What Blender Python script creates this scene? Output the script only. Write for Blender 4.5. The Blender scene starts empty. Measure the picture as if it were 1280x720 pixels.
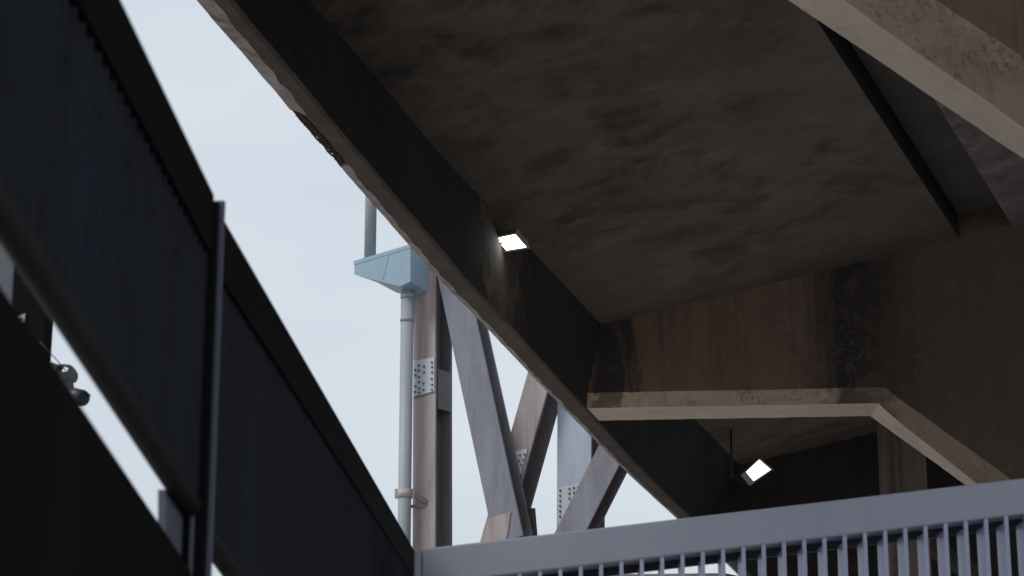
import bpy, bmesh, math, random
from mathutils import Vector, Matrix, noise
random.seed(7)
C = bpy.context.scene.collection
S = bpy.context.scene
V = Vector

# ------------------------------------------------------------------ camera
F = 2500.0; CX, CY, YH = 640.0, 360.0, 1000.0        # focal length in photo pixels, image centre, horizon row
CAMZ = 1.6
PITCH = math.atan((YH - CY) / F)
cam = bpy.data.cameras.new('camera'); camo = bpy.data.objects.new('camera', cam); C.objects.link(camo)
camo.location = (0, 0, CAMZ); camo.rotation_euler = (math.pi / 2 + PITCH, 0, 0)
cam.sensor_width = 36; cam.lens = F / 1280 * 36; cam.clip_end = 3000; cam.clip_start = .05
cam.dof.use_dof = True; cam.dof.focus_distance = 32; cam.dof.aperture_fstop = 5.0
S.camera = camo

# ------------------------------------------------------------------ sky, sun, exposure
SUN_EL, SUN_AZ = math.radians(48), math.radians(-115)  # azimuth from +Y towards +X
w = bpy.data.worlds.new('World'); S.world = w; w.use_nodes = True
nt = w.node_tree; bg = nt.nodes['Background']
sky = nt.nodes.new('ShaderNodeTexSky'); sky.sky_type = 'NISHITA'; sky.sun_disc = False
sky.sun_elevation = SUN_EL; sky.sun_rotation = SUN_AZ; sky.dust_density = 3.0; sky.air_density = 1.0
tc = nt.nodes.new('ShaderNodeTexCoord')
nz = nt.nodes.new('ShaderNodeTexNoise'); nz.inputs['Scale'].default_value = 3.2; nz.inputs['Detail'].default_value = 5
mp = nt.nodes.new('ShaderNodeMapping'); mp.inputs['Scale'].default_value = (1, 1, 2.5)
nt.links.new(tc.outputs['Generated'], mp.inputs['Vector']); nt.links.new(mp.outputs['Vector'], nz.inputs['Vector'])
cr = nt.nodes.new('ShaderNodeValToRGB')
cr.color_ramp.elements[0].position = .3; cr.color_ramp.elements[0].color = (.64, .725, .80, 1)
cr.color_ramp.elements[1].position = .72; cr.color_ramp.elements[1].color = (.78, .835, .90, 1)
nt.links.new(nz.outputs['Fac'], cr.inputs['Fac'])
sc = nt.nodes.new('ShaderNodeVectorMath'); sc.operation = 'SCALE'; sc.inputs['Scale'].default_value = 10.0
nt.links.new(cr.outputs['Color'], sc.inputs[0])
mx = nt.nodes.new('ShaderNodeMix'); mx.data_type = 'RGBA'; mx.inputs['Factor'].default_value = .86
nt.links.new(sky.outputs['Color'], mx.inputs['A']); nt.links.new(sc.outputs['Vector'], mx.inputs['B'])
nt.links.new(mx.outputs['Result'], bg.inputs['Color']); bg.inputs['Strength'].default_value = .1
sun = bpy.data.lights.new('sun', 'SUN'); sun.energy = 1.5; sun.angle = math.radians(20); sun.color = (1, .96, .9)
suno = bpy.data.objects.new('sun', sun); C.objects.link(suno)
suno.location = (-30, -15, 40)
sd = V((math.sin(SUN_AZ) * math.cos(SUN_EL), math.cos(SUN_AZ) * math.cos(SUN_EL), math.sin(SUN_EL)))
suno.rotation_euler = (-sd).to_track_quat('-Z', 'Y').to_euler()
S.view_settings.view_transform = 'Standard'; S.view_settings.look = 'None'
S.view_settings.exposure = 0.0; S.view_settings.gamma = 1.0; S.view_settings.use_curve_mapping = False
S.render.engine = 'CYCLES'
S.cycles.max_bounces = 10; S.cycles.diffuse_bounces = 6

# ------------------------------------------------------------------ helpers
CP, SP = math.cos(PITCH), math.sin(PITCH)
O3 = V((0, 0, CAMZ))
def ray(px, py):
    a, b = (px - CX) / F, (CY - py) / F
    return V((a, CP - b * SP, SP + b * CP))
def at_y(px, py, y): d = ray(px, py); return O3 + d * (y / d.y)
def at_z(px, py, z): d = ray(px, py); return O3 + d * ((z - CAMZ) / d.z)
def at_plane(px, py, p0, n):
    d = ray(px, py); return O3 + d * ((p0 - O3).dot(n) / d.dot(n))

def obj(name, bm, mats, parent=None, smooth=False, recalc=True):
    """one mesh object; its origin is put at the bottom centre of the mesh"""
    if recalc: bmesh.ops.recalc_face_normals(bm, faces=bm.faces[:])
    me = bpy.data.meshes.new(name); 
    xs = [v.co for v in bm.verts]
    lo = V((min(c.x for c in xs), min(c.y for c in xs), min(c.z for c in xs)))
    hi = V((max(c.x for c in xs), max(c.y for c in xs), max(c.z for c in xs)))
    base = V(((lo.x + hi.x) / 2, (lo.y + hi.y) / 2, lo.z))
    bmesh.ops.translate(bm, verts=bm.verts[:], vec=-base)
    bm.to_mesh(me); bm.free()
    if not isinstance(mats, (list, tuple)): mats = [mats]
    for m in mats: me.materials.append(m)
    if smooth:
        for p in me.polygons: p.use_smooth = True
    o = bpy.data.objects.new(name, me); C.objects.link(o)
    if parent is None: o.location = base
    else:
        o.parent = parent
        pw = V(parent['_w']) if '_w' in parent else V(parent.location)
        o.location = base - pw
    o['_w'] = tuple(base)
    return o
def thing(name, loc, label, cat, group=None):
    o = bpy.data.objects.new(name, None); C.objects.link(o); o.location = loc; o['_w'] = tuple(loc)
    o.empty_display_size = .3
    return tag(o, label, cat, group)
def tag(o, label=None, cat=None, group=None, kind=None):
    if label: o['label'] = label
    if cat: o['category'] = cat
    if group: o['group'] = group
    if kind: o['kind'] = kind
    return o
def quad(bm, pts, mi=0):
    f = bm.faces.new([bm.verts.new(p) for p in pts]); f.material_index = mi; return f
def hexa(bm, b, t, mi=0):
    """solid from 4 bottom and 4 top points"""
    vb = [bm.verts.new(p) for p in b]; vt = [bm.verts.new(p) for p in t]
    fs = [bm.faces.new(vb[::-1]), bm.faces.new(vt)]
    for i in range(4): fs.append(bm.faces.new((vb[i], vb[(i + 1) % 4], vt[(i + 1) % 4], vt[i])))
    for f in fs: f.material_index = mi
def beam(bm, a, b, ux, hx, hy, mi=0):
    """rectangular bar a->b; ux = direction of the half width hx, hy along the third axis"""
    d = (b - a).normalized(); ux = (ux - d * ux.dot(d)).normalized(); uy = d.cross(ux)
    r = lambda p: [p + ux * hx * i + uy * hy * j for i, j in ((-1, -1), (1, -1), (1, 1), (-1, 1))]
    hexa(bm, r(a), r(b), mi)
def tube(bm, pts, r, n=16, cap=True, mi=0):
    rings = []
    for i, p in enumerate(pts):
        d = (pts[min(i + 1, len(pts) - 1)] - pts[max(i - 1, 0)]).normalized()
        q = d.to_track_quat('Z', 'Y')
        rr = r[i] if isinstance(r, (list, tuple)) else r
        rings.append([bm.verts.new(p + q @ V((math.cos(2 * math.pi * k / n) * rr, math.sin(2 * math.pi * k / n) * rr, 0))) for k in range(n)])
    for a, b in zip(rings, rings[1:]):
        for k in range(n):
            f = bm.faces.new((a[k], a[(k + 1) % n], b[(k + 1) % n], b[k])); f.smooth = True; f.material_index = mi
    if cap:
        bm.faces.new(rings[0][::-1]).material_index = mi; bm.faces.new(rings[-1]).material_index = mi
def bevel(bm, w, seg=2):
    bmesh.ops.remove_doubles(bm, verts=bm.verts[:], dist=1e-5)
    es = [e for e in bm.edges if len(e.link_faces) == 2 and e.calc_face_angle(0) > .5]
    bmesh.ops.bevel(bm, geom=es, offset=w, segments=seg, profile=.5, affect='EDGES', clamp_overlap=True)
def poly_at(pl, x):
    """linear interpolation in a list of (x, y...) tuples"""
    if x <= pl[0][0]: i = 0
    elif x >= pl[-1][0]: i = len(pl) - 2
    else: i = next(k for k in range(len(pl) - 1) if pl[k][0] <= x <= pl[k + 1][0])
    a, b = pl[i], pl[i + 1]; t = (x - a[0]) / (b[0] - a[0])
    return a[1] + (b[1] - a[1]) * t

# ------------------------------------------------------------------ materials
class NT:
    def __init__(s, name):
        s.m = bpy.data.materials.new(name); s.m.use_nodes = True; s.t = s.m.node_tree
        s.b = s.t.nodes['Principled BSDF']; s.g = s.t.nodes.new('ShaderNodeNewGeometry')
        s.pos = s.g.outputs['Position']
    def n(s, t, **kw):
        nd = s.t.nodes.new(t)
        for k, v in kw.items(): setattr(nd, k, v)
        return nd
    def link(s, a, b): s.t.links.new(a, b)
    def mapped(s, scale=(1, 1, 1), rot=(0, 0, 0)):
        m = s.n('ShaderNodeMapping'); m.inputs['Scale'].default_value = scale; m.inputs['Rotation'].default_value = rot
        s.link(s.pos, m.inputs['Vector']); return m.outputs['Vector']
    def noise(s, scale, detail=6, rough=.6, vec=None, dist=0):
        nd = s.n('ShaderNodeTexNoise'); nd.inputs['Scale'].default_value = scale; nd.inputs['Detail'].default_value = detail
        nd.inputs['Roughness'].default_value = rough; nd.inputs['Distortion'].default_value = dist
        s.link(vec if vec else s.pos, nd.inputs['Vector']); return nd.outputs['Fac']
    def ramp(s, fac, a, b, ca=(0, 0, 0, 1), cb=(1, 1, 1, 1)):
        r = s.n('ShaderNodeMapRange'); r.inputs['From Min'].default_value = a; r.inputs['From Max'].default_value = b
        r.clamp = True; s.link(fac, r.inputs['Value']); return r.outputs['Result']
    def mix(s, fac, a, b):
        m = s.n('ShaderNodeMix'); m.data_type = 'RGBA'
        for key, x in (('A', a), ('B', b)):
            if isinstance(x, tuple): m.inputs[key].default_value = (*x, 1)
            else: s.link(x, m.inputs[key])
        if isinstance(fac, (int, float)): m.inputs['Factor'].default_value = fac
        else: s.link(fac, m.inputs['Factor'])
        return m.outputs['Result']
    def math(s, op, a, b=None):
        m = s.n('ShaderNodeMath'); m.operation = op
        for i, x in enumerate((a, b)):
            if x is None: continue
            if isinstance(x, (int, float)): m.inputs[i].default_value = x
            else: s.link(x, m.inputs[i])
        return m.outputs[0]
    def band(s, coord, c, half, soft):
        """1 inside |coord - c| < half, falling to 0 over soft"""
        d = s.math('ABSOLUTE', s.math('SUBTRACT', coord, c))
        return s.math('SUBTRACT', 1.0, s.ramp(d, half, half + soft))
    def finish(s, col, rough=.9, bump=None, strength=.3, dist=.02, metallic=0, spec=.3):
        if isinstance(col, tuple): s.b.inputs['Base Color'].default_value = (*col, 1)
        else: s.link(col, s.b.inputs['Base Color'])
        if isinstance(rough, (int, float)): s.b.inputs['Roughness'].default_value = rough
        else: s.link(rough, s.b.inputs['Roughness'])
        s.b.inputs['Metallic'].default_value = metallic; s.b.inputs['Specular IOR Level'].default_value = spec
        if bump is not None:
            b = s.n('ShaderNodeBump'); b.inputs['Strength'].default_value = strength; b.inputs['Distance'].default_value = dist
            s.link(bump, b.inputs['Height']); s.link(b.outputs['Normal'], s.b.inputs['Normal'])
        return s.m

def concrete(name, base, dark, light, soot=None, streak=0.0, bumpy=.35, sc=1.0, bands=(), patch=False, speck=0, crack=False):
    t = NT(name)
    big = t.noise(.55 * sc, 7, .62, dist=.6); mid = t.noise(2.6 * sc, 8, .65, dist=.4); fine = t.noise(34, 5, .6)
    c = t.mix(t.ramp(big, .36, .66), base, dark)
    c = t.mix(t.math('MULTIPLY', t.ramp(mid, .52, .74), .65), c, light)
    c = t.mix(t.math('MULTIPLY', t.ramp(fine, .5, .8), .35), c, dark)
    if soot is not None:
        cl = t.noise(1.5 * sc, 10, .68, dist=.35); zone = t.noise(.22 * sc, 3, .5)
        c = t.mix(t.math('MULTIPLY', t.ramp(cl, .46, .64), t.math('ADD', .15, t.math('MULTIPLY', t.ramp(zone, .42, .6), .75))), c, soot)
    if streak:
        v = t.mapped((2.6, 2.6, .12)); st = t.noise(1.6, 7, .7, vec=v, dist=.3)
        c = t.mix(t.math('MULTIPLY', t.ramp(st, .5, .68), streak), c, tuple(x * .3 for x in dark))
    sx = t.n('ShaderNodeSeparateXYZ'); t.link(t.pos, sx.inputs[0])
    wob = t.noise(3.0, 6, .65, vec=t.mapped((1.6, 1.6, .35)))
    for (x, half, soft, col, amt) in bands:
        xx = t.math('ADD', sx.outputs['X'], t.math('MULTIPLY', t.math('SUBTRACT', wob, .5), 1.1))
        f = t.math('MULTIPLY', t.band(xx, x, half, soft), t.math('MULTIPLY', t.ramp(mid, .15, .5), amt))
        c = t.mix(f, c, col)
    if crack:
        cv = t.n('ShaderNodeTexVoronoi'); cv.feature = 'DISTANCE_TO_EDGE'; cv.inputs['Scale'].default_value = 4.5
        wv = t.n('ShaderNodeVectorMath'); wv.operation = 'ADD'; nv = t.n('ShaderNodeTexNoise'); nv.inputs['Scale'].default_value = 3
        nv.inputs['Detail'].default_value = 6; t.link(t.pos, nv.inputs['Vector']); t.link(t.pos, wv.inputs[0]); t.link(nv.outputs['Color'], wv.inputs[1]); t.link(wv.outputs['Vector'], cv.inputs['Vector'])
        line = t.math('SUBTRACT', 1.0, t.ramp(cv.outputs['Distance'], .01, .05))
        zone = t.math('MULTIPLY', t.band(sx.outputs['X'], 5.6, .6, .5), t.ramp(t.noise(1.3, 4, .6), .45, .6))
        c = t.mix(t.math('MULTIPLY', t.math('MULTIPLY', line, zone), .35), c, (.24, .2, .17))
    if speck:
        sn = t.noise(22, 4, .75); z2 = t.noise(.9, 5, .6)
        c = t.mix(t.math('MULTIPLY', t.math('MULTIPLY', t.ramp(sn, .5, .62), t.ramp(z2, .46, .6)), speck), c, tuple(x * .4 for x in dark))
    if patch:      # first lamp's glow on the inner face, painted in as a brown patch
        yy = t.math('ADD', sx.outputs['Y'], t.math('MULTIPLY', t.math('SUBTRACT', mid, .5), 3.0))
        f = t.math('MULTIPLY', t.band(yy, GLOW_Y, .25, .9), t.ramp(big, .3, .7))
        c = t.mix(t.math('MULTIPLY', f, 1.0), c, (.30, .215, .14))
    # small pits and soot specks
    vo = t.n('ShaderNodeTexVoronoi'); vo.inputs['Scale'].default_value = 7; t.link(t.pos, vo.inputs['Vector'])
    pit = t.math('MULTIPLY', t.math('SUBTRACT', 1.0, t.ramp(vo.outputs['Distance'], .05, .11)), t.ramp(big, .5, .6))
    c = t.mix(t.math('MULTIPLY', pit, .6), c, tuple(x * .35 for x in dark))
    h = t.math('ADD', t.math('MULTIPLY', mid, .8), t.math('ADD', t.math('MULTIPLY', fine, .35), t.math('MULTIPLY', pit, -.4)))
    return t.finish(c, .92, h, bumpy, .05, spec=.2)

M = {}
GLOW_Y = 24.2
M['ceiling'] = concrete('sooty_concrete', (.165, .139, .12), (.108, .092, .082), (.20, .17, .148), soot=(.048, .042, .039), sc=.8, bumpy=.08)
M['ceiling_pale'] = concrete('stained_pale_concrete', (.30, .25, .24), (.15, .125, .12), (.38, .33, .31), soot=(.10, .085, .085), sc=1.4, bumpy=.1)
M['groove'] = concrete('grey_groove_concrete', (.17, .158, .146), (.12, .112, .104), (.22, .205, .19), bumpy=.08)
M['pier_face'] = concrete('brown_stained_concrete', (.265, .175, .135), (.19, .13, .103), (.30, .205, .155), streak=.45, speck=.45, crack=True,
                          bumpy=.15,
                          bands=((1.5, .25, .2, (.06, .054, .054), 1.0), (5.45, .5, .6, (.045, .041, .04), 1.0), (7.6, 1.4, .9, (.13, .105, .085), .8)))  # darker band at the left end, stained bands at middle and right
M['pier_dark'] = concrete('dark_far_concrete', (.065, .057, .053), (.043, .039, .037), (.085, .073, .066), streak=.3)  # darkest concrete tone, for the third pier and the end wall
M['groove_shade'] = concrete('groove_shade_black', (.02, .02, .02), (.015, .015, .015), (.028, .027, .026), bumpy=.05)  # slab side painted black to stand in for the shade in the groove
M['trim'] = concrete('bare_beige_concrete', (.52, .42, .315), (.37, .29, .215), (.60, .50, .39), streak=.35, bumpy=.3, speck=.9,
                     bands=((5.35, .35, .3, (.10, .085, .075), 1.0), (1.5, .24, .08, (.15, .12, .105), .9), (7.2, 1.3, .8, (.21, .165, .13), .7)))  # stained at the kink and haunch, darker band at the left end
M['soffit'] = concrete('clean_pale_concrete', (.70, .595, .505), (.56, .465, .39), (.75, .655, .57), bumpy=.18, speck=.3)
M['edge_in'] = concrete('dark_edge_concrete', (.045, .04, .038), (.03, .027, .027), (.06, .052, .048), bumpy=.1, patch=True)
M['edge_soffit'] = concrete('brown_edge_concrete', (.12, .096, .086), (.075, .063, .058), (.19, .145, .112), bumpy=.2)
M['edge_lip'] = concrete('weathered_skylit_lip', (.46, .41, .40), (.28, .245, .235), (.54, .49, .48), soot=(.16, .135, .125), sc=3.5, bumpy=.6)  # rough lip, its colour lightened for the skylight on the outward slope
M['paving'] = concrete('grey_paving', (.42, .405, .385), (.33, .315, .3), (.48, .46, .44), bumpy=.2)
M['wall'] = concrete('grey_wall_concrete', (.26, .25, .24), (.18, .17, .165), (.32, .31, .3), streak=.3)

def steel(name, base, dark, rust=None, rough=.5, amt=.5, spec=.4):
    t = NT(name)
    v = t.mapped((2.2, 2.2, .35)); big = t.noise(1.1, 6, .65, vec=v, dist=.5); mid = t.noise(5, 6, .65); fine = t.noise(40, 4, .6)
    c = t.mix(t.ramp(big, .35, .68), base, dark)
    c = t.mix(t.math('MULTIPLY', t.ramp(mid, .55, .75), .3), c, tuple(min(1, x * 1.35) for x in base))
    if rust is not None:
        st = t.noise(1.3, 7, .7, vec=t.mapped((4, 4, .3)), dist=.3)
        c = t.mix(t.math('MULTIPLY', t.ramp(st, .5, .68), amt), c, rust)
    return t.finish(c, t.ramp(big, .2, .9) if False else rough, t.math('ADD', mid, t.math('MULTIPLY', fine, .3)), .08, .01, spec=spec)
M['steel_face'] = steel('faded_grey_steel_paint', (.235, .24, .29), (.15, .155, .19), rust=(.19, .15, .135), amt=.55)
M['steel_mauve'] = steel('faded_mauve_steel_paint', (.40, .345, .34), (.28, .245, .25), rust=(.21, .14, .115), amt=.75)
M['steel_blue'] = steel('pale_blue_grey_steel_paint', (.40, .46, .54), (.33, .38, .46))
M['steel_dark'] = steel('shade_toned_steel', (.22, .205, .225), (.13, .12, .135), rust=(.17, .135, .12), amt=.5)  # darker copy of the steel, carries the shade on webs and rear flanges
M['splice'] = steel('pale_splice_plate_paint', (.52, .55, .60), (.45, .475, .52))
M['bolt'] = steel('dark_bolt_steel', (.12, .125, .15), (.08, .085, .1))
M['hopper'] = steel('pale_blue_hopper_paint', (.30, .42, .51), (.27, .38, .46))
M['pipe'] = steel('grey_pipe_paint', (.33, .36, .395), (.27, .295, .33))
M['clamp'] = steel('beige_clamp_paint', (.45, .40, .38), (.36, .32, .3))
M['rail'] = steel('blue_grey_rail_paint', (.50, .52, .62), (.455, .475, .57), rough=.42)
M['fin'] = steel('lavender_fin_paint', (.60, .61, .82), (.54, .55, .75), rough=.42)
M['navy'] = steel('navy_sheet_paint', (.066, .071, .097), (.048, .052, .072), rough=.6, spec=.12)
M['blackcap'] = steel('black_flashing_paint', (.012, .012, .0125), (.009, .009, .0095), rough=.7, spec=.06)
M['greytube'] = steel('dull_grey_tube_paint', (.042, .04, .039), (.03, .029, .029), rough=.7, spec=.12)
M['postrib'] = steel('slate_post_paint', (.14, .145, .20), (.12, .125, .17), rough=.4)
M['blackwall'] = steel('black_wall_paint', (.020, .018, .017), (.012, .011, .0105), rough=.9, spec=.03)
M['gusset'] = steel('grey_gusset_paint', (.17, .18, .22), (.13, .135, .17))
M['housing'] = steel('pale_grey_lamp_housing', (.5, .46, .42), (.36, .33, .3), rough=.5)
M['bracket'] = steel('black_bracket_steel', (.04, .04, .045), (.03, .03, .033))
M['cctv'] = steel('dark_grey_camera_plastic', (.055, .055, .065), (.045, .045, .055), rough=.4)
M['cctv_pale'] = steel('pale_grey_camera_plastic', (.5, .5, .54), (.42, .42, .46), rough=.4)
M['rebar'] = steel('rusty_rebar', (.10, .07, .065), (.05, .04, .04), rust=(.12, .06, .04), rough=.8)
M['spall'] = concrete('broken_dark_concrete', (.07, .062, .065), (.03, .028, .03), (.2, .18, .17), sc=4, bumpy=1)
def emissive(name, col, s):
    t = NT(name); t.b.inputs['Base Color'].default_value = (.8, .8, .8, 1)
    t.b.inputs['Emission Color'].default_value = (*col, 1); t.b.inputs['Emission Strength'].default_value = s
    return t.m
M['led'] = emissive('lit_led_lens', (.9, .96, 1.0), 7.0)

# ------------------------------------------------------------------ deck geometry (metres, from the photo's rays)
ZE = CAMZ + 5.8                                         # underside of the edge beam
BU = V((math.cos(math.radians(3.2)), -math.sin(math.radians(3.2)), 0))   # direction along the crossbeams
BN = V((-BU.y, BU.x, 0))                                # away from the camera
P2 = at_y(745, 510, 30.0)                               # crossbeam that spans the middle of the picture
cA, cB = at_plane(795, 395, P2, BN), at_plane(1190, 300, P2, BN)
dv = ray(1230, YH); dv.z = 0; dv.normalize()
CN = (cB - cA).cross(dv).normalized()
if CN.z < 0: CN = -CN
def ceil_z(x, y): return cA.z - (CN.x * (x - cA.x) + CN.y * (y - cA.y)) / CN.z
def on_ceil(px, py): return at_plane(px, py, cA, CN)

# outer lower edge of the deck and the inner ceiling line, read off the photo
outer_px = [(-330, -680), (-120, -425), (60, -212), (150, -106), (241, 0), (302, 70), (362, 140), (385, 167), (422, 208), (455, 246), (500, 297), (553, 357),
            (607, 411), (660, 467), (697, 505), (735, 544), (788, 597), (847, 651), (905, 703), (960, 756), (1020, 815)]
inner_px = [(-260, -745), (-40, -490), (120, -300), (250, -150), (386, 0), (476, 104), (547, 190), (600, 246), (660, 308), (745, 398), (840, 495), (935, 590), (1000, 655), (1060, 714)]
OUT = [at_z(a, b, ZE) for a, b in outer_px]
INN = [on_ceil(a, b) for a, b in inner_px]
OX = [(p.y, p.x) for p in OUT]; IX = [(p.y, p.x) for p in INN]
ox = lambda y: poly_at(OX, y)
ix = lambda y: max(poly_at(IX, y), ox(y) + .05) if y < 11 else poly_at(IX, y)
YS = [-2 + .12 * i for i in range(0, 0)]
Y0, Y1 = -5.0, 58.0
y = Y0
while y < Y1:
    YS.append(y); y += .4 if y < 10 or y > 34 else .10
YS.append(Y1)

# groove between the two slabs of the deck
gA0, gA1 = on_ceil(1004, 0), on_ceil(1192, 287)
gB0, gB1 = on_ceil(1091.5, 0), on_ceil(1270, 290)
def line_x(a, b): return lambda y: a.x + (b.x - a.x) * (y - a.y) / (b.y - a.y)
gl, gr = line_x(gA0, gA1), line_x(gB0, gB1)
XR = 30.0

# ================================================================== SETTING
bm = bmesh.new(); quad(bm, [V((-400, -400, 0)), V((400, -400, 0)), V((400, 400, 0)), V((-400, 400, 0))])
tag(obj('ground', bm, M['paving']), kind='structure')

deck = thing('elevated_deck', (6, 20, ZE), 'sooty concrete underside of the elevated deck with a chipped outer edge', 'elevated deck')
def slab(name, xl, xr, zoff, mat, n=60, thick=1.3, y0=Y0, y1=Y1, rough=0.0):
    bm = bmesh.new(); prev = None
    for i in range(n + 1):
        yy = y0 + (y1 - y0) * i / n; a, b = xl(yy), xr(yy)
        r = []
        for x, top in ((a, 0), (b, 0), (b, 1), (a, 1)):
            z = ceil_z(x, yy) + zoff if not top else ceil_z(x, yy) + thick
            r.append(bm.verts.new((x, yy, z)))
        if prev:
            for k in range(4): bm.faces.new((prev[k], prev[(k + 1) % 4], r[(k + 1) % 4], r[k])).material_index = 1 if k == 1 else 0
        else: bm.faces.new(r[::-1])
        prev = r
    bm.faces.new(prev)
    return obj(name, bm, [mat, M['groove_shade']], deck)
slab('soffit_slab', lambda y: ix(y) - .05, gl, 0, M['ceiling'])
slab('recessed_joint', lambda y: gl(y) + .002, lambda y: gr(y) - .002, .38, M['groove'])
slab('side_slab', gr, lambda y: XR, 0, M['ceiling_pale'])

# edge beam: lip, soffit, inner face, outer fascia
bm = bmesh.new(); rows = []
spallA, spallB = at_z(366, 143, ZE).y, at_z(424, 211, ZE).y
for yy in YS:
    o = ox(yy); c = ix(yy)
    n1 = noise.fractal(V((yy * .9, 3.1, 0)), 1.0, 2.0, 5); n2 = noise.fractal(V((yy * 1.7, 8.4, 0)), 1.0, 2.0, 5)
    n3 = noise.noise(V((yy * 4.0, 1.4, 0)))
    lipw = max(.05, poly_at([(15, .135), (21, .085), (30, .08)], min(yy, 30)) * (1 + .16 * n1 + .12 * n3)); lipd = .012 + .02 * abs(n2)
    sp = 0.0
    if spallA < yy < spallB: sp = min(1, (yy - spallA) / .12, (spallB - yy) / .25)
    o2 = o + .004 * n3 + .006 * n2
    sw = poly_at([(12, .28), (17, .31), (22, .34), (28, .36), (40, .36)], yy)
    A = o2 + sw + .01 * n1
    zi = ceil_z(c, yy)
    L3 = lambda a_, b_: a_ + (b_ - a_) * sp
    pts = [(o2 - .5, ZE + 2.6), (o2 - .02, ZE + L3(.14, .085 + .02 * n3)), (o2 + L3(.0, .045 + .02 * n2), ZE + L3(.03, .07)), (o2 + L3(lipw * .5, .085 + .02 * n3), ZE + L3(.018 + .003 * n3, .045)),
           (o2 + lipw + .01 * n3, ZE + .006),
           (o2 + lipw + .022, ZE - lipd + .022), (A - .03, ZE - .012), (A, ZE + .012), (c, zi + .02), (c + .02, zi + .6), (c + .02, zi + 1.31), (o2 - .5, zi + 1.31)]
    rows.append([bm.verts.new((px, yy, pz)) for px, pz in pts])
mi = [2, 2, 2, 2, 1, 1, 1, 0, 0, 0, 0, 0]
N = len(rows[0])
for i, (a, b) in enumerate(zip(rows, rows[1:])):
    for k in range(N):
        f = bm.faces.new((a[k], a[(k + 1) % N], b[(k + 1) % N], b[k])); f.material_index = mi[k]
        if spallA + .05 < YS[i] < spallB - .1 and k in (1, 2, 3): f.material_index = 3
bm.faces.new(rows[0][::-1]); bm.faces.new(rows[-1])
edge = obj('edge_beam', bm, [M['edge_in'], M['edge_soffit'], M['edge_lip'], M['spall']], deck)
for k, (dx, dz) in enumerate(((.016, .03), (.040, .034), (.068, .03))):      # bare rebar in the broken edge
    bm = bmesh.new(); n = 14
    tube(bm, [V((ox(yy) + dx + .006 * math.sin(i * 1.7 + k), yy, ZE + dz + .004 * math.cos(i * 2.1 + k)))
              for i, yy in enumerate(spallA - .05 + (spallB - spallA + .05) * j / n for j in range(n + 1))], .010, 8)
    obj('rebar', bm, M['rebar'], edge)
for j in range(6):
    yy = spallA + .12 + (spallB - spallA - .3) * j / 5; bm = bmesh.new()
    tube(bm, [V((ox(yy) - .01, yy, ZE + .09)), V((ox(yy) + .004, yy + .01, ZE + .034)), V((ox(yy) + .10, yy + .02, ZE + .018))], .007, 6)
    obj('stirrup', bm, M['rebar'], edge)

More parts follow.
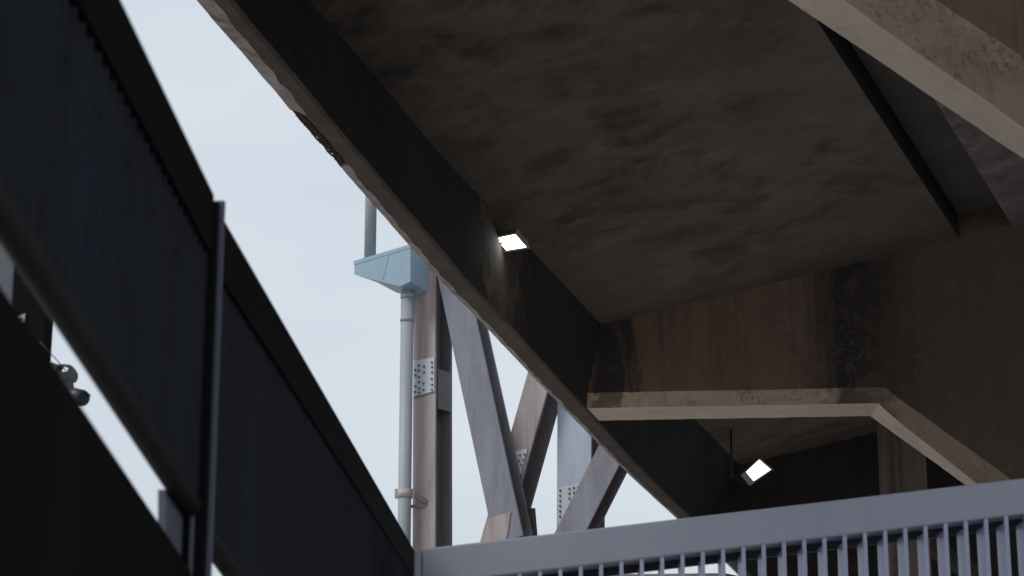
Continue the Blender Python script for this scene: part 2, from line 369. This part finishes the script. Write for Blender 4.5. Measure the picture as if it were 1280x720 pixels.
# ------------------------------------------------------------------ piers with haunched crossbeams
def offset_poly(pts, c):
    """mitred offset of an open 2-D polyline to its right-hand side (outside of the solid)"""
    out = []
    for i, p in enumerate(pts):
        ns = []
        if i > 0: d = (p - pts[i - 1]).normalized(); ns.append(V((d.y, -d.x)))
        if i < len(pts) - 1: d = (pts[i + 1] - p).normalized(); ns.append(V((d.y, -d.x)))
        n = sum(ns, V((0, 0))).normalized(); out.append(p + n * (c / n.dot(ns[0])))
    return out
def pier(origin, left_u, kink_u, zb, slope, haunch, label, mats, c=.2, wid=1.05, colw=2.4, inc=0.0, taper=.7):
    """origin: point on the front plane; u metres along BU from it"""
    f = [V((left_u, zb)), V((kink_u, zb + inc)), V((kink_u + haunch, zb + inc - haunch * slope)), V((kink_u + haunch + .05, -.05))]
    r0 = kink_u + haunch + colw
    f += [V((r0, -.05)), V((r0 + .05, zb - haunch * slope)), V((r0 + haunch, zb)), V((r0 + haunch + 9, zb))]
    g = offset_poly(f, c)
    for q in (3, 4): g[q].y = -.05
    g[0].x = f[0].x; g[-1].x = f[-1].x
    W = lambda p, d: V((origin.x, origin.y, 0)) + BU * p.x + BN * d + V((0, 0, p.y))
    F_, G_, seg = [], [], []
    for i in range(len(f) - 1):
        n = max(1, int((f[i + 1] - f[i]).length / .12)) if i in (0, 1) else 1
        for j in range(n):
            F_.append(f[i].lerp(f[i + 1], j / n)); G_.append(g[i].lerp(g[i + 1], j / n)); seg.append(i)
    F_.append(f[-1]); G_.append(g[-1])
    f, g = F_, G_
    bm = bmesh.new()
    def jit(p, r):
        a_ = noise.fractal(V((p.x * 2.3, p.y * 2.3, origin.y + r * 5)), 1.0, 2.0, 5) * .006
        a_ -= max(0, noise.noise(V((p.x * 3.1, p.y * 3.1 + 9, origin.y * 2 + r))) - .5) * .06
        return p + V((0, -a_))
    sg = seg + [seg[-1]]; ns_ = seg.count(1); i1 = seg.index(1)
    dep = [c if sg[i] == 0 else (c + taper * ((i - i1) / ns_) ** .6 if sg[i] == 1 else c + taper) for i in range(len(f))]   # the chamfer widens down the haunch
    L = [[bm.verts.new(W(jit(p, r), d[i])) for i, p in enumerate(pl)] for r, (pl, d) in enumerate(((f, [0] * len(f)), (g, dep), (g, [c + wid] * len(f)), (f, [2 * c + wid] * len(f))))]
    k = len(f)
    for j, m_ in ((0, 1), (1, 2), (2, 1)):
        for i in range(k - 1):
            if seg[i] == 3: continue
            bm.faces.new((L[j][i], L[j][i + 1], L[j + 1][i + 1], L[j + 1][i])).material_index = m_
    # front and rear faces as vertical strips up into the slab
    tops = []
    for j, d in ((0, 0), (3, 2 * c + wid)):
        row = []
        for p in f:
            q = W(p, d); row.append(bm.verts.new((q.x, q.y, ceil_z(q.x, q.y) + .95)))
        tops.append(row)
        for i in range(k - 1):
            bm.faces.new((L[j][i], L[j][i + 1], row[i + 1], row[i])).material_index = 0
    for i in range(k - 1): bm.faces.new((tops[0][i], tops[0][i + 1], tops[1][i + 1], tops[1][i]))
    for i in (0, k - 1): bm.faces.new([L[0][i], L[1][i], L[2][i], L[3][i], tops[1][i], tops[0][i]])
    bmesh.ops.remove_doubles(bm, verts=bm.verts[:], dist=1e-4)
    return tag(obj('concrete_pier', bm, mats), label, 'pier', 'piers carrying the elevated deck')
def u_of(p, o): return (p - V((o.x, o.y, p.z))).dot(BU)
PM = [M['pier_face'], M['trim'], M['soffit']]
a2, b2, h2 = at_plane(745, 491, P2, BN), at_plane(1105, 484.5, P2, BN), at_plane(1265, 600, P2, BN)
zb2 = (a2.z + b2.z) / 2
sl = (b2.z - h2.z) / (u_of(h2, P2) - u_of(b2, P2))
ku = u_of(b2, P2)
pier(P2, u_of(a2, P2) - .25, ku, a2.z, sl, 2.9, 'brown stained concrete crossbeam with pale chamfered ledge and dark vertical stains', PM, inc=b2.z - a2.z)
P1 = V((0, 12.3, 0)); q0, q1 = at_plane(1170, 0, P1, BN), at_plane(1280, 73, P1, BN)
kx = u_of(q0, P1) - (zb2 - q0.z) / ((q0.z - q1.z) / (u_of(q1, P1) - u_of(q0, P1)))
pier(P1, ox(12.3) + .3, kx, zb2, (q0.z - q1.z) / (u_of(q1, P1) - u_of(q0, P1)), 2.9,
     'pale sloping concrete haunch with mottled chamfer crossing below the recessed joint', PM, c=.21, wid=.72, taper=.3)
P3 = V((at_y(960, 588, 44).x, 44, 0))
pier(P3, ox(44) + .3 - P3.x, 3.0, zb2 - .05, .7, 2.9, 'dark concrete crossbeam behind the rod-hung floodlight', [M['pier_dark']] * 3)

# prop column and end wall in the far bay
c0, c1 = at_y(1108, 600, 42.0), at_y(1159, 600, 42.0)
bm = bmesh.new(); zt = ceil_z((c0.x + c1.x) / 2, 42.4) + .2
beam(bm, V(((c0.x + c1.x) / 2, 42.42, -.05)), V(((c0.x + c1.x) / 2, 42.42, zt)), V((1, 0, 0)), (c1.x - c0.x) / 2, .42); bevel(bm, .03)
M['column'] = concrete('streaked_column_concrete', (.27, .215, .19), (.19, .155, .14), (.33, .27, .235), streak=.7)
tag(obj('concrete_column', bm, M['column']), 'square streaked brown concrete column in front of the dark crossbeam', 'column')
e0 = at_y(925, 700, 57.0)
bm = bmesh.new(); hexa(bm, [V((e0.x, 56.2, -.05)), V((XR, 56.2, -.05)), V((XR, 57.4, -.05)), V((e0.x, 57.4, -.05))],
                       [V((p[0], p[1], ceil_z(p[0], p[1]) + .5)) for p in ((e0.x, 56.2), (XR, 56.2), (XR, 57.4), (e0.x, 57.4))])
tag(obj('abutment_wall', bm, M['pier_dark']), 'dark concrete end wall closing the deck behind the railing fins', 'wall')

# ================================================================== STEEL TRUSS BEHIND THE DECK EDGE
TB = math.radians(33)
TN = V((-math.sin(TB), -math.cos(TB), 0))               # lit flange faces look this way
TT = V((math.cos(TB), -math.sin(TB), 0))
TP = at_y(530, 500, 41.0)
on_truss = lambda px, py, off=0: at_plane(px, py, TP + TN * off, TN)
truss = thing('steel_truss', (on_truss(640, 690).x, on_truss(640, 690).y, 0), 'weathered grey riveted steel truss rising behind the chipped deck edge', 'truss')
def hsection(name, a, b, width, depth, mats, tf=.05):
    """I-section member: front flange, web, rear flange; a, b = axis points on the front flange face"""
    d = (b - a).normalized(); wv = TN.cross(d).normalized()
    bm = bmesh.new()
    for off, hw, hd, m_ in ((tf / 2, width / 2, tf / 2, 0), (depth - tf / 2, width / 2, tf / 2, 1), (depth / 2, tf / 2, depth / 2 - tf + .005, 1)):
        beam(bm, a - TN * off, b - TN * off, wv, hw, hd, m_)
    bevel(bm, .006, 1)
    return obj(name, bm, mats, truss)
def plate(pts, mat, parent, off0, off1, name='gusset_plate'):
    bm = bmesh.new(); f_ = [bm.verts.new(p + TN * off1) for p in pts]; r_ = [bm.verts.new(p + TN * off0) for p in pts]
    bm.faces.new(f_); bm.faces.new(r_[::-1]); n = len(pts)
    for i in range(n): bm.faces.new((f_[i], r_[i], r_[(i + 1) % n], f_[(i + 1) % n]))
    return obj(name, bm, mat, parent)
def bolts(ps, parent, r=.034, hgt=.03):
    bm = bmesh.new()
    for p in ps: tube(bm, [p - TN * .01, p + TN * hgt], [r, r * .8], 8)
    o = obj('bolts', bm, M['bolt'], parent); o['kind'] = 'stuff'; return o
MF = [M['steel_face'], M['steel_dark']]
def member(pts, mats, depth, name='diagonal', off=0):
    """pts: photo centre line of the lit face (top, bottom) and its width in pixels (horizontal)"""
    (x0, y0), (x1, y1), wpx = pts
    a, b = on_truss(x0, y0, off), on_truss(x1, y1, off)
    l, r = on_truss(x0 - wpx / 2, y0, off), on_truss(x0 + wpx / 2, y0, off)
    d = (b - a).normalized(); wv = TN.cross(d).normalized()
    return hsection(name, a, b, abs((r - l).dot(wv)), depth, mats), a, b
zg = lambda px: on_truss(px, 900)
col1, _, _ = member(((531, 150), (529, 965), 27), [M['steel_mauve'], M['steel_dark']], .62, 'column')
dg1, _, _ = member(((555, 300), (636, 676), 36), MF, .42)
dg2, _, _ = member(((682, 440), (612, 690), 31), [M['steel_mauve'], M['steel_dark']], .6, off=-.45)
dg3, _, _ = member(((773, 545), (700, 690), 38), [M['steel_face'], M['steel_dark']], .42)
col2, _, _ = member(((718, 420), (716, 965), 42), [M['steel_blue'], M['steel_dark']], .55, 'column', off=-.85)
ch, _, _ = member(((470, 770), (900, 768), 40), MF, .6, 'bottom_chord')
bm = bmesh.new(); beam(bm, on_truss(450, 742) - TN * .3, on_truss(905, 740) - TN * .3, V((0, 0, 1)), .35, .28); bevel(bm, .01, 1); obj('chord_web', bm, M['steel_dark'], truss)
# gusset plates at the node
gp = plate([on_truss(611, 648), on_truss(639, 640), on_truss(636, 662), on_truss(622, 730), on_truss(586, 730)], M['steel_mauve'], truss, .004, .02)
plate([on_truss(630, 632), on_truss(654, 632), on_truss(662, 730), on_truss(618, 730)], M['bracket'], truss, -.45, -.40)
# bolted splices
sp1 = plate([on_truss(517.5, 451), on_truss(543.5, 447), on_truss(543.5, 489), on_truss(517.5, 496)], M['splice'], col1, .002, .022, 'splice_plate')
bl = [on_truss(x + random.uniform(-.5, .5), yv + random.uniform(-.6, .6), .022) for x, ys in ((519.5, (463, 470, 483, 490)), (524.5, (457, 464, 471, 478, 485, 491)), (530, (459, 466, 480, 487)), (540.3, (453, 459, 466, 474, 481, 487))) for yv in ys]
bolts(bl, sp1, .026)
bm = bmesh.new(); q = on_truss(543.5, 485) - TN * .34 + TT * .012
beam(bm, q - V((0, 0, .42)), q + V((0, 0, .42)), TT, .012, .24); side = obj('side_splice_plate', bm, M['steel_dark'], col1)
sp1b = plate([on_truss(517, 497), on_truss(543.5, 490), on_truss(543.5, 491.5), on_truss(517, 498.5)], M['steel_dark'], col1, .001, .008, 'splice_gap')
o2_ = lambda x, y: on_truss(x, y, -.45)
sp2 = plate([o2_(632, 567), o2_(660, 561), o2_(652, 592), o2_(624, 598)], M['splice'], dg2, .002, .022, 'splice_plate')
bolts([on_truss(634 + i * 5.5 - j * 1.8 + random.uniform(-.5, .5), 573 + j * 6.5 - i * 1.2, -.428) for i in range(5) for j in range(3)], sp2, .022)
o3_ = lambda x, y: on_truss(x, y, -.85)
sp3 = plate([o3_(697.5, 610), o3_(737.5, 603), o3_(737.5, 672), o3_(697.5, 672)], M['splice'], col2, .002, .022, 'splice_plate')
bolts([on_truss(700.5, 613 + 6.5 * i, -.828) for i in range(6)] + [on_truss(712 + 5.5 * j, 611 + 6 * i - j, -.828) for i in range(3) for j in range(4)], sp3, .024)

# ------------------------------------------------------------------ drain pipe with hopper box
drain = thing('drain_pipe', (on_truss(508, 400, .5).x, on_truss(508, 400, .5).y, 0), 'grey drain pipe running through a pale blue hopper box on the truss', 'drain pipe')
HO = .62
oh = lambda px, py, off=HO: at_plane(px, py, TP + TN * off, TN)
bm = bmesh.new()
fr = [oh(443, 327), oh(513, 306), oh(513, 352), oh(500, 358), oh(464, 349), oh(443, 343)]
rr = [p - TN * 1.0 for p in fr]; 
for i in (2, 3, 4): rr[i] = rr[i] + V((0, 0, -.28)); fr[i] = fr[i]
rr = [fr[0] - TN * .9, fr[1] - TN * .9, fr[2] - TN * .9 + V((0, 0, -.12)), fr[3] - TN * .9 + V((0, 0, -.12)), fr[4] - TN * .9 + V((0, 0, -.1)), fr[5] - TN * .9]
vf = [bm.verts.new(p) for p in fr]; vr = [bm.verts.new(p) for p in rr]
bm.faces.new(vf); bm.faces.new(vr[::-1])
for i in range(6): bm.faces.new((vf[i], vr[i], vr[(i + 1) % 6], vf[(i + 1) % 6]))
bmesh.ops.triangulate(bm, faces=[f for f in bm.faces if len(f.verts) > 4])
hop = obj('hopper_box', bm, M['hopper'], drain)
bm = bmesh.new(); up = V((0, 0, .07)); cH = (fr[0] + fr[1] - TN * .9) / 2
q = [fr[0], fr[1], rr[1], rr[0]]; q = [p + (p - cH) * .02 for p in q]; hexa(bm, [p - up for p in q], [p + V((0, 0, .012)) for p in q]); obj('rim', bm, M['hopper'], hop)
bm = bmesh.new(); m0 = fr[0].lerp(fr[1], .62); m1 = fr[5].lerp(fr[3], .62); beam(bm, m0 - up, m1 + V((0, 0, .05)), TT, .008, .008); obj('seam', bm, M['hopper'], hop)
pp = oh(509.4, 356, .30)
bm = bmesh.new(); rpipe = 8.3 / F * pp.y
tube(bm, [V((pp.x, pp.y, 0)), V((pp.x, pp.y, pp.z + .15))], rpipe, 24, True); lower = obj('down_pipe', bm, M['pipe'], drain)
for zc in (oh(508, 371, .3).z, oh(508, 400, .3).z):
    bm = bmesh.new(); tube(bm, [V((pp.x, pp.y, zc - .04)), V((pp.x, pp.y, zc + .04))], rpipe * 1.08, 24); obj('pipe_collar', bm, M['pipe'], lower)
pu = oh(462.5, 322, .30)
bm = bmesh.new(); tube(bm, [V((pu.x, pu.y, pu.z - .3)), V((pu.x, pu.y, pu.z + 3.2))], 7.6 / F * pu.y, 24); obj('upper_pipe', bm, M['pipe'], drain)
zc = oh(508, 617, .3).z
bm = bmesh.new(); tube(bm, [V((pp.x, pp.y, zc - .085)), V((pp.x, pp.y, zc + .085))], rpipe * 1.1, 24)
for s in (-1, 1): beam(bm, V((pp.x + s * rpipe * 1.0, pp.y, zc)), V((pp.x + s * rpipe * 1.5, pp.y, zc)), V((0, 0, 1)), .1, .02)
clamp = obj('pipe_clamp', bm, M['clamp'], drain)
bm = bmesh.new(); q = on_truss(534, 628)
beam(bm, V((pp.x + rpipe * 1.2, pp.y + .02, zc - .02)), q - TN * .02, V((0, 0, 1)), .045, .03)
beam(bm, V((pp.x + rpipe * .8, pp.y + .1, zc - .25)), q - TN * .02 + V((0, 0, -.05)), V((0, 0, 1)), .03, .02)
obj('bracket_arm', bm, M['steel_dark'], clamp)

# ================================================================== RAILING ON ITS WALL
RY = 11.0                                               # the railing climbs a ramp, square to the view
rl, rr_ = at_y(527, 686, RY), at_y(1280, 597.5, RY)
RSL = (rr_.z - rl.z) / (rr_.x - rl.x)
RH, RD, RHT = .2, .27, 1.25
EXT = rr_.x - rl.x + 2.5
rz = lambda x: rl.z + RSL * (x - rl.x)
def ramp_bar(x0, x1, d0, d1, y0, y1):
    """bar parallel to the ramp: d0..d1 = depth of its underside and top below the rail's top line"""
    bm = bmesh.new()
    hexa(bm, [V((x, y, rz(x) - d0)) for x, y in ((x0, y0), (x1, y0), (x1, y1), (x0, y1))],
             [V((x, y, rz(x) - d1)) for x, y in ((x0, y0), (x1, y0), (x1, y1), (x0, y1))])
    return bm
rail = thing('fin_railing', (rl.x + EXT / 2, RY, rz(rl.x + EXT / 2) - RHT), 'blue grey steel railing of upright fins under a broad sloping top rail', 'railing')
x0, x1 = rl.x, rl.x + EXT
bm = ramp_bar(x0, x1, RH, 0, RY, RY + RD); bevel(bm, .012, 3); obj('top_rail', bm, M['rail'], rail)
bm = ramp_bar(x0 + .02, x1 - .02, RH + .045, RH - .01, RY + .225, RY + .262); obj('rear_angle', bm, M['bracket'], rail)
bm = ramp_bar(x0, x1, RHT, RHT - .08, RY, RY + RD); bevel(bm, .008, 2); obj('bottom_rail', bm, M['rail'], rail)
bm = bmesh.new(); beam(bm, V((x0 - .022, RY + .05, rz(x0) - RHT)), V((x0 - .022, RY + .05, rz(x0) - .01)), V((1, 0, 0)), .02, .05); bevel(bm, .008); obj('end_post', bm, M['rail'], rail)
pitch = 25.4 / F * RY / (CP + .12 * SP)
def fin_mesh():
    bm = bmesh.new(); x = x0 + .09; zt, zb_ = rz(x) - RH + .012, rz(x) - RHT + .07
    beam(bm, V((x, RY + .022, zb_)), V((x, RY + .022, zt)), V((1, 0, 0)), .0105, .016)
    beam(bm, V((x, RY + .124, zb_)), V((x, RY + .124, zt - .050)), V((1, 0, 0)), .0100, .0865)
    return bm
fin = obj('fin', fin_mesh(), M['fin'], rail); k = 1
while .09 + pitch * k < EXT - .05:
    f2 = fin.copy(); C.objects.link(f2); f2.location = fin.location + V((pitch * k, 0, RSL * pitch * k)); k += 1
bm = bmesh.new(); xa, xb = x0 - .3, x1 + .3
hexa(bm, [V((xa, RY - .12, 0)), V((xb, RY - .12, 0)), V((xb, RY + .4, 0)), V((xa, RY + .4, 0))],
         [V((x, y, rz(x) - RHT + .004)) for x, y in ((xa, RY - .12), (xb, RY - .12), (xb, RY + .4), (xa, RY + .4))])
tag(obj('retaining_wall', bm, M['wall']), 'plain grey concrete ramp wall carrying the fin railing', 'wall')

# ================================================================== DARK HOARDING ON THE LEFT
FD = ray(700, YH); FD.z = 0; FD.normalize(); FNn = V((FD.y, -FD.x, 0))    # FNn points to the camera side
FP = V((-1.0 / FNn.x * 1.0, 0, 0)) if False else -FNn * 1.0
onf = lambda px, py, off=0: at_plane(px, py, FP + FNn * off, FNn)
s_of = lambda p: (p - FP).dot(FD)
fence = thing('corrugated_hoarding', tuple(FP + FD * 6), 'tall navy corrugated metal hoarding with black cap above a black wall', 'hoarding')
W3 = lambda s, z, off=0: FP + FD * s + FNn * off + V((0, 0, z - 0))
def ln(a, b): sa, sb = s_of(a), s_of(b); return lambda s: a.z + (b.z - a.z) * (s - sa) / (sb - sa)
top1, bot1 = ln(onf(135, 0), onf(258, 250)), ln(onf(0, 243), onf(230, 605))
top2 = ln(onf(268, 275), onf(515, 692)); bot2 = ln(onf(262, 662), onf(300, 716))
wtop = ln(onf(0, 356), onf(205, 662))
S0, SP_, S1 = 1.6, s_of(onf(249, 450)), s_of(onf(517, 694))
def corrugated(name, s0, s1, zb, zt, pitch=.075, dep=.018):
    bm = bmesh.new(); prev = None; s = s0
    prof = ((0, 0), (.3, 0), (.42, 1), (.62, 1), (.74, 0))
    st = []
    while s < s1:
        for u, d in prof:
            if s + u * pitch < s1: st.append((s + u * pitch, d * dep))
        s += pitch
    st.append((s1, 0))
    for s, d in st:
        r = [bm.verts.new(W3(s, zb(s), d)), bm.verts.new(W3(s, zt(s), d))]
        if prev: bm.faces.new((prev[0], r[0], r[1], prev[1]))
        prev = r
    ex = bmesh.ops.solidify(bm, geom=bm.faces[:], thickness=.002)
    return obj(name, bm, M['navy'], fence)
corrugated('panel', S0, SP_ - .02, bot1, lambda s: top1(s) - .03)
zb2f = lambda s: max(bot2(s), .7) if s < SP_ + 3 else max(bot2(s), .7)
corrugated('panel', SP_ + .03, S1, zb2f, lambda s: top2(s) - .03)
def screws(s0, s1, zf, step):
    bm = bmesh.new(); s = s0
    while s < s1:
        p = W3(s, zf(s), .019); tube(bm, [p, p + FNn * .004], [.006, .004], 6); s += step
    o = obj('screws', bm, M['blackcap'], fence); o['kind'] = 'stuff'
screws(S0 + .0525 - .0135, SP_ - .1, lambda s: top1(s) - .32, .3); screws(SP_ + .1, S1, lambda s: top2(s) - .32, .3)
def strip(name, s0, s1, z0, z1, o0, o1, mat, parent=fence, bev=.004):
    bm = bmesh.new()
    hexa(bm, [W3(s0, z0(s0), o0), W3(s1, z0(s1), o0), W3(s1, z0(s1), o1), W3(s0, z0(s0), o1)],
             [W3(s0, z1(s0), o0), W3(s1, z1(s1), o0), W3(s1, z1(s1), o1), W3(s0, z1(s0), o1)])
    if bev: bevel(bm, bev, 2)
    return obj(name, bm, mat, parent)
strip('cap', S0, SP_ - .03, lambda s: top1(s) - .175, top1, -.03, .03, M['blackcap'])
strip('cap', SP_ + .05, S1, lambda s: top2(s) - .175, top2, -.03, .03, M['blackcap'])
for s0, s1, zf in ((S0, SP_ - .05, bot1), (SP_ + .06, S1, zb2f)):
    n = 12 if s1 > 8 else 2
    bm = bmesh.new(); tube(bm, [W3(s0 + (s1 - s0) * i / n, zf(s0 + (s1 - s0) * i / n) - .031, .0) for i in range(n + 1)], .031, 20)
    obj('bottom_tube', bm, M['greytube'], fence)
cz = lambda v: (lambda s: v)
pt = top1(SP_) - .02
pst = strip('post', SP_ - .035, SP_ + .06, cz(0), cz(pt), -.05, .044, M['blackcap'])
strip('post_rib', SP_ - .05, SP_ - .036, cz(.2), cz(pt - .2), .0, .012, M['postrib'], pst, .003)
strip('post_rib', SP_ - .034 + .02, SP_ + .0, cz(.2), cz(pt + .01), .0, .058, M['postrib'], pst, .003)
bm = bmesh.new()
gpz = [onf(207, 612, -.02), onf(235, 612, -.02), onf(235, 712, -.02), onf(207, 700, -.02)]
hexa(bm, [p - FNn * .02 for p in gpz], gpz); obj('gusset_plate', bm, M['gusset'], pst)
for s in (9.0, 12.4):
    strip('post', s - .03, s + .03, cz(0), lambda s_: top2(s_) - .2, -.09, -.003, M['blackcap'])
# black wall under it
bm = bmesh.new(); prev = None
for i in range(31):
    s = S0 + (S1 - S0) * i / 30; zt = max(wtop(s), .55) if s > SP_ else wtop(s)
    prof = [(.012, -.02), (.012, zt - .03), (.004, zt - .008), (-.01, zt), (-.05, zt - .01), (-.05, -.02)]
    r = [bm.verts.new(W3(s, z, o)) for o, z in prof]
    if prev:
        for k in range(6): bm.faces.new((prev[k], prev[(k + 1) % 6], r[(k + 1) % 6], r[k]))
    else: bm.faces.new(r)
    prev = r
bm.faces.new(prev[::-1])
tag(obj('black_wall', bm, M['blackwall']), 'low black wall with rounded top under the corrugated hoarding', 'wall')

# ------------------------------------------------------------------ post and CCTV camera seen through the gap
GY = 10.0
g = lambda px, py, y=GY: at_y(px, py, y)
a, b = g(14, 420), g(54, 420)
bm = bmesh.new(); hexa(bm, [V((a.x, GY, 0)), V((b.x, GY, 0)), V((b.x, GY + .16, 0)), V((a.x, GY + .16, 0))],
                       [V((a.x - .01, GY, 5.2)), V((b.x + .014, GY, 5.2)), V((b.x + .014, GY + .16, 5.2)), V((a.x - .01, GY + .16, 5.2))])
bevel(bm, .006, 2)
sp = tag(obj('steel_post', bm, M['blackcap']), 'black steel post behind the gap under the corrugated hoarding', 'post')
bm = bmesh.new(); q = [g(22, 396, GY - .004), g(32, 392, GY - .004), g(31, 403, GY - .004), g(22, 401, GY - .004)]
hexa(bm, q, [p - V((0, .006, 0)) for p in q]); tab = obj('bracket_tab', bm, M['cctv_pale'], sp)
bm = bmesh.new(); c = g(27, 399, GY - .012); tube(bm, [c, c - V((0, .012, 0))], .006, 8); obj('bolt', bm, M['bracket'], tab)
a, b = g(-40, 420, 10.5), g(13, 420, 10.5)
bm = bmesh.new(); hexa(bm, [V((a.x, 10.5, 0)), V((b.x, 10.5, 0)), V((b.x, 10.75, 0)), V((a.x, 10.75, 0))],
                       [V((a.x, 10.5, 6.0)), V((b.x, 10.5, 6.0)), V((b.x, 10.75, 6.0)), V((a.x, 10.75, 6.0))])
bevel(bm, .01, 2); tag(obj('grey_pillar', bm, M['gusset']), 'pale grey steel pillar beside the black post behind the hoarding', 'pillar')

cc = g(84, 480)
cctv = thing('security_camera', tuple(g(70, 470, GY + .05)), 'dark bullet security camera with cable in the gap under the hoarding', 'security camera')
bm = bmesh.new()
tube(bm, [g(82, 489, GY + .10), g(90, 494, GY), g(103, 498, GY - .12)], [.032, .038, .040], 20); body = obj('body', bm, M['cctv'], cctv, True)
bm = bmesh.new(); c0, c1 = g(103, 498, GY - .12), g(103.7, 498.3, GY - .126); tube(bm, [c0, c1], .033, 20); obj('lens', bm, M['bracket'], body)
bm = bmesh.new()   # sun hood over the body
q0 = [g(86, 484, GY + .08), g(107, 489, GY - .15), g(114, 496, GY - .13), g(92, 492, GY + .1)]
hexa(bm, q0, [p + V((0, 0, .006)) for p in q0]); bevel(bm, .002, 1); obj('hood', bm, M['cctv'], body)
bm = bmesh.new()   # mounting plate with a round hole
hole = [g(79 + 6.2 * math.cos(t), 461 + 3.6 * math.sin(t), GY) for t in [2 * math.pi * i / 24 for i in range(24)]]
outl = [(60, 456), (80, 455), (89, 456), (96, 464), (96, 474), (92, 478), (78, 478), (62, 466)]
import itertools
def outline_pt(t):
    dx, dy = math.cos(t), math.sin(t); best = None
    for (x0, y0), (x1, y1) in zip(outl, outl[1:] + outl[:1]):
        ex, ey = x1 - x0, y1 - y0; den = dx * ey - dy * ex
        if abs(den) < 1e-9: continue
        s_ = ((x0 - 79) * ey - (y0 - 461) * ex) / den; u_ = ((x0 - 79) * dy - (y0 - 461) * dx) / den
        if s_ > 0 and 0 <= u_ <= 1 and (best is None or s_ < best): best = s_
    return g(79 + dx * best, 461 + dy * best, GY)
out_ = [outline_pt(2 * math.pi * i / 24) for i in range(24)]
ringsets = [[bm.verts.new(p + V((0, dy, 0))) for p in L_] for dy in (0, .03) for L_ in (hole, out_)]
for i in range(24):
    j = (i + 1) % 24; h0, o0, h1, o1 = ringsets
    for A_, B_ in ((h0, o0), (o0, o1), (o1, h1), (h1, h0)): bm.faces.new((A_[i], A_[j], B_[j], B_[i]))
mount = obj('mounting_plate', bm, M['cctv'], cctv)
bm = bmesh.new(); beam(bm, g(84, 470, GY + .02), g(88, 492, GY + .02), V((1, 0, 0)), .022, .02); bevel(bm, .005); obj('arm', bm, M['cctv'], cctv)
bm = bmesh.new(); beam(bm, g(40, 452, GY + .06), g(74, 464, GY + .015), V((0, 0, 1)), .03, .03); bevel(bm, .006); obj('wall_bracket', bm, M['bracket'], cctv)
bm = bmesh.new(); tube(bm, [g(50, 427), g(60, 438), g(72, 451), g(82, 463)], .0028, 6); obj('cable', bm, M['bracket'], cctv)

# ================================================================== FLOODLIGHTS
def floodlight(corners, centre_y, n, hang_from, label, yoke):
    n = V(n).normalized(); cpx = (sum(c[0] for c in corners) / 4, sum(c[1] for c in corners) / 4)
    cen = at_y(*cpx, centre_y)
    q = [at_plane(x, yv, cen, n) for x, yv in corners]
    cen = sum(q, V()) / 4
    t = thing('floodlight', tuple(cen), label, 'floodlight', 'lit floodlights under the deck')
    big = [cen + (p - cen) * 1.22 for p in q]
    ex = (q[0] - q[1]).normalized() * .09 + (q[3] - q[2]).normalized() * .0
    big = [big[0] + ex, big[1], big[2], big[3] + ex]
    bm = bmesh.new(); back = [cen + (p - cen) * .8 - n * .11 for p in big]
    hexa(bm, [p - n * .012 for p in big], back); bevel(bm, .008, 2); h = obj('housing', bm, M['housing'], t)
    bm = bmesh.new()      # bezel frame
    v0 = [bm.verts.new(p) for p in q]; v1 = [bm.verts.new(p + n * .004) for p in big]; v2 = [bm.verts.new(p - n * .011) for p in big]; v3 = [bm.verts.new(p - n * .011) for p in q]
    for i in range(4):
        j = (i + 1) % 4
        for A_, B_ in ((v0, v1), (v1, v2), (v3, v0)): bm.faces.new((A_[i], A_[j], B_[j], B_[i]))
    obj('bezel', bm, M['housing'], t)
    bm = bmesh.new(); hexa(bm, [p - n * .0105 for p in q], [p - n * .002 for p in q]); obj('lens', bm, M['led'], t)
    m0 = (big[0] + big[3]) / 2; bm = bmesh.new()
    hf = at_y(*hang_from, cen.y + .05); hf.z = ceil_z(hf.x, hf.y) + .03
    kn = V((hf.x, hf.y, cen.z + yoke))
    for s in (0, 1):
        e = (big[0], big[3])[s] if s == 0 else big[3]
        tube(bm, [kn, e - n * .05], .012, 8)
    tube(bm, [kn, cen - n * .08], .012, 8)
    obj('yoke', bm, M['bracket'], t)
    bm = bmesh.new(); tube(bm, [V((hf.x, hf.y, cen.z + yoke - .03)), hf], .022, 10); tube(bm, [hf - V((0, 0, .05)), hf], .06, 12); obj('hanger_rod', bm, M['bracket'], t)
    return t
LY = on_ceil(638, 303).y
floodlight([(620, 298), (644, 293), (658, 309), (633, 313)], LY - 1.1, (-.22, -.42, -.88), (622, 290), 'square lit floodlight under the deck beside the inner face of edge beam', -.02)
floodlight([(933, 590), (949, 575), (963, 587), (942, 601)], 40.0, (.1, -.8, -.6), (915, 590), 'lit floodlight hanging on a rod in the dark bay behind the brown crossbeam', -.1)

for o in bpy.data.objects:
    if '_w' in o: del o['_w']
